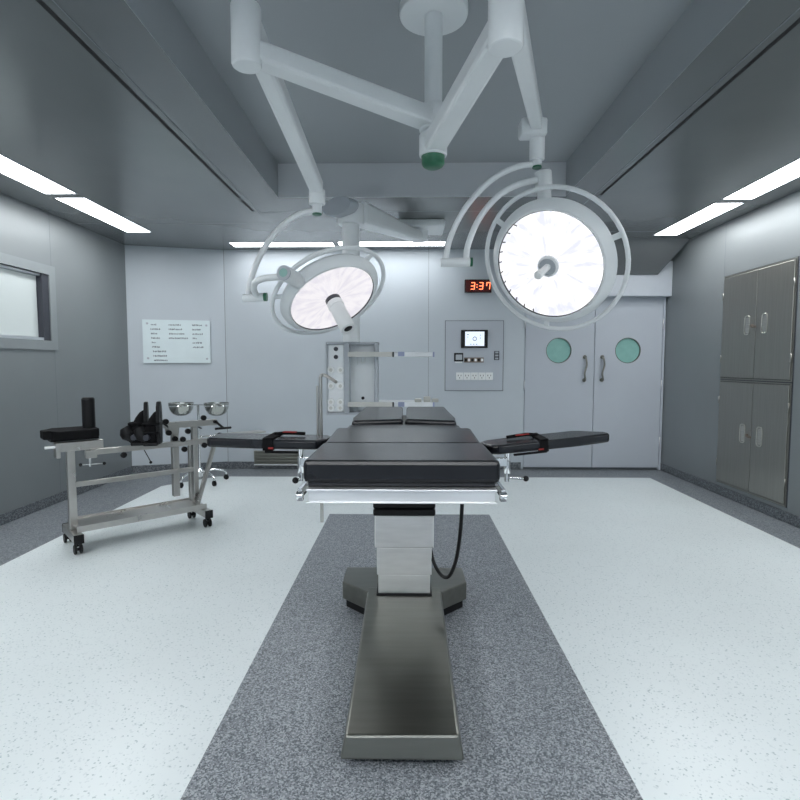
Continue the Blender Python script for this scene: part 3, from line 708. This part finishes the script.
hp = [at(462, 485, 2.15), at(462, 506, 2.2), at(460, 535, 2.28), at(456, 560, 2.36), at(450, 575, 2.44), at(444, 577, 2.5), at(438, 571, 2.56), at(433, 560, 2.62), at(430, 545, 2.66)]
MB().tube(hp, .0085, 10, 6).build('power_cable', 'black_rubber', t)

# armboards clamped to the side rails
def armboard(s, label, pts, zf, near, far, px_clamp, strap_px, lever):
    """pts: outline (x, y) of the board; zf(x) its top height"""
    pcx = at(px_clamp, 470, near + .06).x
    t = thing('armboard', label, 'armboard', (pcx, near + .06, .90), 0, 'armboards of the operating table')
    th = .034
    b = MB(); lo = [b.bm.verts.new((x, y, zf(x) - th)) for x, y in pts]; hi = [b.bm.verts.new((x, y, zf(x))) for x, y in pts]
    n = len(pts); b.bm.faces.new(lo[::-1]); b.bm.faces.new(hi)
    for i in range(n): b.bm.faces.new((lo[i], lo[(i + 1) % n], hi[(i + 1) % n], hi[i]))
    b._bev(lo + hi, .009, 3); b.build('pad', 'black_vinyl', t)
    xs = [p[0] for p in pts]; xi, xo = (max(xs), min(xs)) if s < 0 else (min(xs), max(xs))
    xa, xb = xi + s * .05, xi + s * .34
    ym = (near + far) / 2
    MB().bar((xa, ym, zf(xa) - th - .004), (xb, ym, zf(xb) - th - .004), (.06, .009)).build('board', 'steel', t)
    # post, clamp
    py_, zc = near + .06, zf(pcx) - th - .006
    MB().cyl((pcx, py_, zc - .035), (pcx, py_, zc), .007, .012, n=16).build('ball_neck', 'chrome', t)
    MB().cyl((pcx, py_, .905), (pcx, py_, zc - .03), .0125, n=20, bev=.002).build('clamp_post', 'chrome', t)
    MB().cyl((pcx, py_, .875), (pcx, py_, .907), .009, n=16).build('clamp_screw', 'chrome', t)
    MB().span((min(pcx, X0 + s * .292), py_ - .014, .932), (max(pcx, X0 + s * .292), py_ + .014, .966), .003).build('rail_clamp', 'chrome', t)
    if lever:
        l = MB().cyl((pcx, py_, .89), (pcx + s * .062, py_ - .01, .888), .005, n=12).build('lever', 'chrome', t)
        MB().ball((pcx + s * .068, py_ - .01, .888), .011).build('lever_knob', 'black_plastic', l)
    else:
        l = MB().cyl((pcx, py_, .886), (pcx - .012, py_ - .03, .884), .005, n=12).build('lever', 'chrome', t)
        MB().ball((pcx - .014, py_ - .034, .884), .012).build('lever_knob', 'black_plastic', l)
    # wrist strap: band round the board, red-lined tongue and tail
    sx0 = at(strap_px[0], 445, near).x; sx1 = at(strap_px[1], 445, near).x
    w = abs(sx1 - sx0); xm = (sx0 + sx1) / 2; z = zf(xm); e = .005
    b = MB(); sl = (zf(xm + .01) - zf(xm - .01)) / .02; rt = Matrix.Rotation(-math.atan(sl), 3, 'Y')
    b.box((xm, ym, z + .003), (w, far - near + .016, .006), .001, rt).box((xm, ym, z - th - .003), (w, far - near + .016, .006), .001, rt)
    b.box((xm, near - .005, z - th / 2), (w, .006, th + .01), .001, rt).box((xm, far + .005, z - th / 2), (w, .006, th + .01), .001, rt)
    st = b.build('strap', 'black_fabric', t)
    a0 = xm - s * .02; a1 = xm - s * .115
    MB().tube([(xm, ym + .02, z + .006), (a0 - s * .02, ym + .022, zf(a0) + .011), (a1, ym + .025, zf(a1) + .010)], .0065, 8, 4).build('strap_tongue', 'black_fabric', st)
    MB().box(((a0 + a1) / 2 + s * .01, ym + .02, zf((a0 + a1) / 2) + .0165), (.05, .022, .004), .001, rt).build('strap_lining', 'red_fabric', st)
    MB().box((xm - s * .05, near - .008, z - th - .010), (.12, .012, .008), .003, rt).build('strap_tail', 'black_fabric', st)
    MB().box((xm - s * .012, near - .0095, z - th + .004), (.018, .003, .006), .0, rt).build('strap_stitch', 'red_fabric', st)
N_, F_ = 1.90, 2.06
zl = lambda x: 1.034 - (x + .29) * .020
armboard(-1, 'black padded armboard on the left side of the operating table', [(-.735, N_ + .02), (-.725, N_ + .005), (-.55, N_), (-.33, N_ + .0), (-.30, N_ + .05), (-.285, F_ - .04), (-.31, F_), (-.55, F_), (-.725, F_ - .01), (-.735, F_ - .03)], zl, N_, F_, 301, (263, 273), False)
zr = lambda x: 1.011 + (x - .26) * .113
armboard(1, 'black padded armboard rising from the right side of the operating table', [(.265, F_ - .04), (.30, N_ + .02), (.33, N_), (.60, N_), (.722, N_ + .005), (.727, N_ + .03), (.722, F_ - .10), (.68, F_ - .085), (.66, F_ - .02), (.63, F_), (.40, F_), (.30, F_)], zr, N_, F_, 507, (540, 548), True)

# anaesthetic screen bar clamped to the left rail
q = at(320.5, 377, 2.12)
t = thing('screen_bar', 'slim steel L-shaped screen bar standing at the left table edge', 'screen bar', (q.x, 2.12, at(321, 522, 2.12).z))
for dx, top in ((0, 0), (-.013, -.035)):
    MB().cyl((q.x + dx, 2.12, at(321, 522, 2.12).z if dx == 0 else .93), (q.x + dx, 2.12, q.z + top), .0068 if dx == 0 else .0045, n=12).build('post', 'steel_tube', t)
MB().tube([(q.x, 2.12, q.z), (q.x + .004, 2.12, q.z + .006), (q.x + .02, 2.12, q.z + .006), at(336, 382, 2.05)], .0065, 10, 4).build('crossbar', 'steel_tube', t)
MB().span((q.x - .02, 2.105, .93), (X0 - .291, 2.135, .965), .003).build('rail_clamp', 'chrome', t)

# ------------------------------------------------------------------ trolley with traction attachments
ang = math.atan2(.641, .682)
TC = V((-2.051, 3.995, 0))
um = Matrix.Translation(TC) @ Matrix.Rotation(ang, 4, 'Z')
def P(u, v, z): return um @ V((u, v, z))
def B(b, u0, u1, v0, v1, z0, z1, bev=0.): return b.box(P((u0 + u1) / 2, (v0 + v1) / 2, (z0 + z1) / 2), (u1 - u0, v1 - v0, z1 - z0), bev, um.to_3x3())
t = thing('trolley', 'steel tube trolley on black casters near the left wall', 'trolley', TC, ang)
for s in (-1, 1):
    u = s * .455
    f = B(MB(), u - .03, u + .03, -.185, .185, .085, .14, .004).build('foot', 'steel_tube', t)
    for v in (-1, 1):
        B(MB(), u - .031, u + .031, v * .19 - .006, v * .19 + .006, .078, .142, .003).build('end_cap', 'black_plastic', f)
    for v in (-1, 1):
        c = B(MB(), u - .012, u + .012, v * .165 - .02, v * .165 + .02, .06, .086).cyl(P(u - .022, v * .165 + .012, .034), P(u + .022, v * .165 + .012, .034), .012, n=10).build('caster', 'black_plastic', t)
        for k in (-1, 1): MB().cyl(P(u + k * .010, v * .165 + .012, .034), P(u + k * .026, v * .165 + .012, .034), .034, n=22, bev=.005).build('wheel', 'black_rubber', c)
B(MB(), -.455, .455, -.14, .14, .168, .174).build('tray', 'steel_tube', t)
b = MB(); B(b, -.455, .455, -.147, -.14, .145, .188); B(b, -.455, .455, .14, .147, .145, .188); b.build('tray_edges', 'steel_tube', t)
B(MB(), -.475, -.425, -.025, .025, .14, .70, .004).build('post', 'steel_tube', t)
B(MB(), .405, .445, -.025, .025, .14, .80, .004).build('post', 'steel_tube', t)
B(MB(), .42, .455, .10, .14, .14, .66, .004).build('post', 'steel_tube', t)
B(MB(), -.425, .405, -.022, .002, .44, .475, .002).build('stretcher', 'steel_tube', t)
MB().bar(at(197, 506, P(.42, -.08, 0).y), at(214, 446, P(.5, .05, 0).y), (.028, .028), bev=.003).build('brace', 'steel_tube', t)
B(MB(), -.52, -.245, -.035, .035, .70, .765, .004).build('head_beam', 'steel_tube', t)
MB().cyl(P(-.60, .0, .735), P(-.52, .0, .735), .010, n=14).build('pull_handle', 'white_plastic', t)
B(MB(), -.54, -.515, -.045, .045, .66, .765, .003).build('end_bracket', 'steel_tube', t)

# padded seat with centre post on the head beam
sc_ = at(71, 436, P(-.36, .03, 0).y)
t = thing('seat_pad', 'black eight-sided pad with upright post on the trolley end', 'pad', (sc_.x, sc_.y, .775), ang)
pm = Matrix.Translation((sc_.x, sc_.y, 0)) @ Matrix.Rotation(ang, 4, 'Z') @ Matrix.Diagonal((.84, .9, 1, 1))
MB().prism([(-.21, -.06), (-.15, -.075), (-.12, -.15), (.12, -.17), (.20, -.08), (.20, .10), (.12, .17), (-.12, .17), (-.15, .09), (-.21, .08)], .785, .845, .008, pm).build('cushion', 'black_fabric', t)
MB().prism([(-.16, -.06), (.2, -.06), (.2, .06), (-.16, .06)], .7655, .786, .003, pm).build('base_plate', 'black_plastic', t)
pc = at(89, 425, P(-.25, .06, 0).y)
MB().lathe([(0, .84), (.043, .84), (.043, 1.055), (.036, 1.065), (0, 1.066)], Matrix.Translation((pc.x, pc.y, 0)), 28).build('post', 'black_rubber', t)

# traction bar lying along the trolley
t = thing('traction_bar', 'long steel traction bar laid along the top of the trolley', 'traction bar', P(.3, -.03, .70), ang)
B(MB(), -.33, .96, -.082, -.037, .665, .705, .003).build('bar', 'steel_tube', t)
c = B(MB(), -.37, -.30, -.09, -.036, .645, .698, .004).build('clamp', 'steel_tube', t)
MB().cyl(P(-.34, -.04, .58), P(-.34, -.04, .65), .008, n=12).cyl(P(-.40, -.05, .60), P(-.25, -.05, .592), .004, n=10).build('clamp_screw', 'chrome', c)
MB().ball(P(-.40, -.05, .60), .012).ball(P(-.25, -.05, .592), .012).build('lever_knobs', 'black_plastic', c)
for u, z in ((-.13, .645), (.30, .72), (.31, .64), (.47, .655), (.60, .725)):
    MB().cyl(P(u, -.105, z), P(u, -.08, z), .022, n=14, bev=.004).build('knob', 'black_plastic', t)
MB().cyl(P(.02, -.06, .665), P(.06, -.08, .57), .0035, n=8).ball(P(.06, -.08, .565), .011).build('pin', 'black_plastic', t)
B(MB(), .60, 1.0, -.13, .0, .715, .728, .002).build('end_plate', 'steel_tube', t)
B(MB(), .70, .90, -.075, -.045, .705, .715).build('plate_spacer', 'steel_tube', t)
B(MB(), .40, .45, -.037, -.0255, .66, .71, .002).build('bracket', 'steel_tube', t)
MB().cyl(P(.46, -.06, .722), P(.58, -.06, .722), .007, n=12).ball(P(.46, -.06, .722), .014).ball(P(.58, -.06, .722), .014).build('lock_rod', 'chrome', t)

# spreader arm on the right post with crank
t = thing('spreader_arm', 'steel spreader arm with black crank above the trolley right post', 'spreader arm', P(.42, .02, .80), ang)
B(MB(), .20, .62, .0, .05, .80, .85, .004).build('beam', 'steel_tube', t)
B(MB(), .22, .30, -.02, .07, .76, .83, .004).build('clamp', 'steel_tube', t)
B(MB(), .255, .305, .006, .056, .25, .80, .004).build('drop_tube', 'steel_tube', t)
for p in ((.20, .0, .86), (.22, .0, .77), (.26, -.02, .72), (.37, .0, .77), (.5, .0, .87)):
    MB().cyl(P(*p), P(p[0], p[1] - .03, p[2]), .022, n=14, bev=.004).build('knob', 'black_plastic', t)
c = MB().cyl(P(.60, -.03, .83), P(.60, .02, .83), .014, n=14).tube([P(.60, -.03, .83), P(.63, -.035, .80), P(.66, -.035, .775)], .010, 10, 4).build('crank', 'black_plastic', t)
MB().cyl(P(.58, -.05, .775), P(.72, -.05, .775), .010, n=12, bev=.003).build('crank_grip', 'black_plastic', c)
MB().cyl(P(.16, .0, .87), P(.24, .0, .80), .008, n=10).ball(P(.15, .0, .88), .018, (1.4, 1, .8)).build('lever', 'black_plastic', t)

# traction boots
def boot(px, py, Y, rz, label, h, lean):
    p = at(px, py, Y); p.z = .718
    t = thing('traction_boot', label, 'boot', p, rz, 'black traction boots')
    m = t.matrix_basis
    def q(x, y, z): return m @ V((x + lean * z, y, z))
    r3 = m.to_3x3()
    def ell(x, z, rx, ry, tl): return [q(x + rx * math.cos(2 * PI * j / 20), ry * math.sin(2 * PI * j / 20), z + tl * rx * math.cos(2 * PI * j / 20)) for j in range(20)]
    # upright sole plate with rounded toe, foot shell filling the space in front of it, calf shell behind
    MB().prism([(-.048, 0), (.048, 0), (.054, h * .55), (.048, h * .88), (.025, h), (-.025, h), (-.048, h * .88), (-.054, h * .55)], -.013, .013, .006,
               Matrix.Translation(q(.055, 0, 0)) @ r3.to_4x4() @ Matrix(((lean * 0, 0, 1, 0), (1, 0, 0, 0), (lean * 0, 1, 0, 0), (0, 0, 0, 1)))).build('sole_plate', 'black_plastic', t)
    MB().loft([ell(.0, .0, .045, .045, .1), ell(-.005, .03, .064, .058, .2), ell(-.01, .075, .075, .062, .35), ell(.0, .12, .062, .058, .5), ell(.01, .17, .052, .05, .55), ell(.02, .215, .040, .044, .6), ell(.03, .245, .02, .03, .6)]).build('foot_shell', 'black_fabric', t)
    c = MB().loft([ell(-.04, .02, .03, .05, 0), ell(-.06, .05, .05, .060, .3), ell(-.078, .09, .048, .060, .5), ell(-.085, .13, .038, .05, .6)])
    c.build('calf_shell', 'black_rubber', t)
    for z, k in ((.085, 1), (.15, .75)):
        MB().tube([q(.055, -.055, z), q(.0, -.068, z + .005), q(-.075 * k, -.03, z), q(-.075 * k, .03, z), q(.0, .068, z + .005), q(.055, .055, z)], .009, 8, 4).build('strap', 'black_fabric', t)
    MB().cyl(q(-.02, -.05, .055), q(-.025, -.082, .055), .022, n=16, bev=.003).build('dial', 'dark_grey', t)
    MB().box(q(.0, 0, .002), (.10, .12, .026), .008, r3).build('heel_block', 'black_plastic', t)
boot(139, 443, P(-.10, .0, 0).y, .35, 'black traction boot on the trolley, the far one nearer the wall', .31, .0)
boot(152, 446, P(-.03, -.09, 0).y, .25, 'black traction boot on the trolley, the near one with tall sole', .315, .04)

# ------------------------------------------------------------------ basin stand and two basins
YS = 5.80
bc = at(200, 478, YS); sx = bc.x
t = thing('basin_stand', 'chrome double basin stand on casters before the corner wall', 'basin stand', (sx, YS, 0))
zt = at(200, 403, YS).z
MB().cyl((sx, YS, .10), (sx, YS, zt - .02), .013, n=16).build('pole', 'chrome', t)
MB().lathe([(0, .07), (.04, .07), (.04, .13), (.015, .16), (0, .16)], Matrix.Translation((sx, YS, 0)), 20).build('hub', 'chrome', t)
for k in range(5):
    a = 2 * PI * k / 5 + .9 - PI / 2; dx, dy = math.cos(a), math.sin(a)
    l = MB().tube([(sx + dx * .03, YS + dy * .03, .115), (sx + dx * .16, YS + dy * .16, .13), (sx + dx * .27, YS + dy * .27, .10), (sx + dx * .285, YS + dy * .285, .06)], .011, 10, 5).build('leg', 'chrome', t)
    c = V((sx + dx * .285, YS + dy * .285, .028))
    tx = V((-dy, dx, 0)); MB().cyl(c - tx * .014, c + tx * .014, .028, n=18, bev=.004).box(c + V((0, 0, .022)), (.03, .03, .02), .003).build('caster', 'black_rubber', l)
MB().tube([(sx, YS, .62), (sx + .02, YS - .03, .615), (sx + .05, YS - .05, .61)], .008, 8, 4).build('height_knob', 'black_plastic', t)
bx = (at(181, 402, YS).x, at(216.5, 402, YS).x); br = .132
for x in bx:
    ring = MB().tube([(x + (br * .93 + .006) * math.cos(2 * PI * k / 32), YS + (br * .93 + .006) * math.sin(2 * PI * k / 32), zt - .028) for k in range(32)], .006, 8, 1, True)
    ring.build('ring', 'chrome', t)
MB().bar((bx[0] + br, YS, zt - .02), (bx[1] - br, YS, zt - .02), (.02, .012)).build('ring_bar', 'chrome', t)
for x, lb in zip(bx, ('steel basin held in the basin stand, the left one', 'steel basin held in the basin stand, the right one')):
    prof = [(br + .006, 0), (br, .002), (br * .985, -.025), (br * .91, -.068), (br * .72, -.112), (br * .42, -.136), (0, -.140), ]
    inn = [(0, -.137), (br * .42, -.133), (br * .70, -.109), (br * .89, -.066), (br * .97, -.025), (br * .985, .0), (br + .006, 0)]
    tag(MB().lathe(prof + inn, Matrix.Translation((x, YS, zt)), 40).build('basin', 'basin_steel'), lb, 'basin', 'steel basins on the stand')

# ------------------------------------------------------------------ world and view
w = bpy.data.worlds.new('world'); S.world = w; w.use_nodes = True
w.node_tree.nodes['Background'].inputs[0].default_value = (.6, .65, .7, 1); w.node_tree.nodes['Background'].inputs[1].default_value = .1
S.view_settings.view_transform = 'Standard'; S.view_settings.look = 'None'; S.view_settings.gamma = 1; S.view_settings.exposure = 0
S.view_settings.use_curve_mapping = False
S.cycles.max_bounces = 8; S.cycles.diffuse_bounces = 5; S.cycles.glossy_bounces = 5
S.cycles.use_denoising = True; S.cycles.sample_clamp_indirect = 6
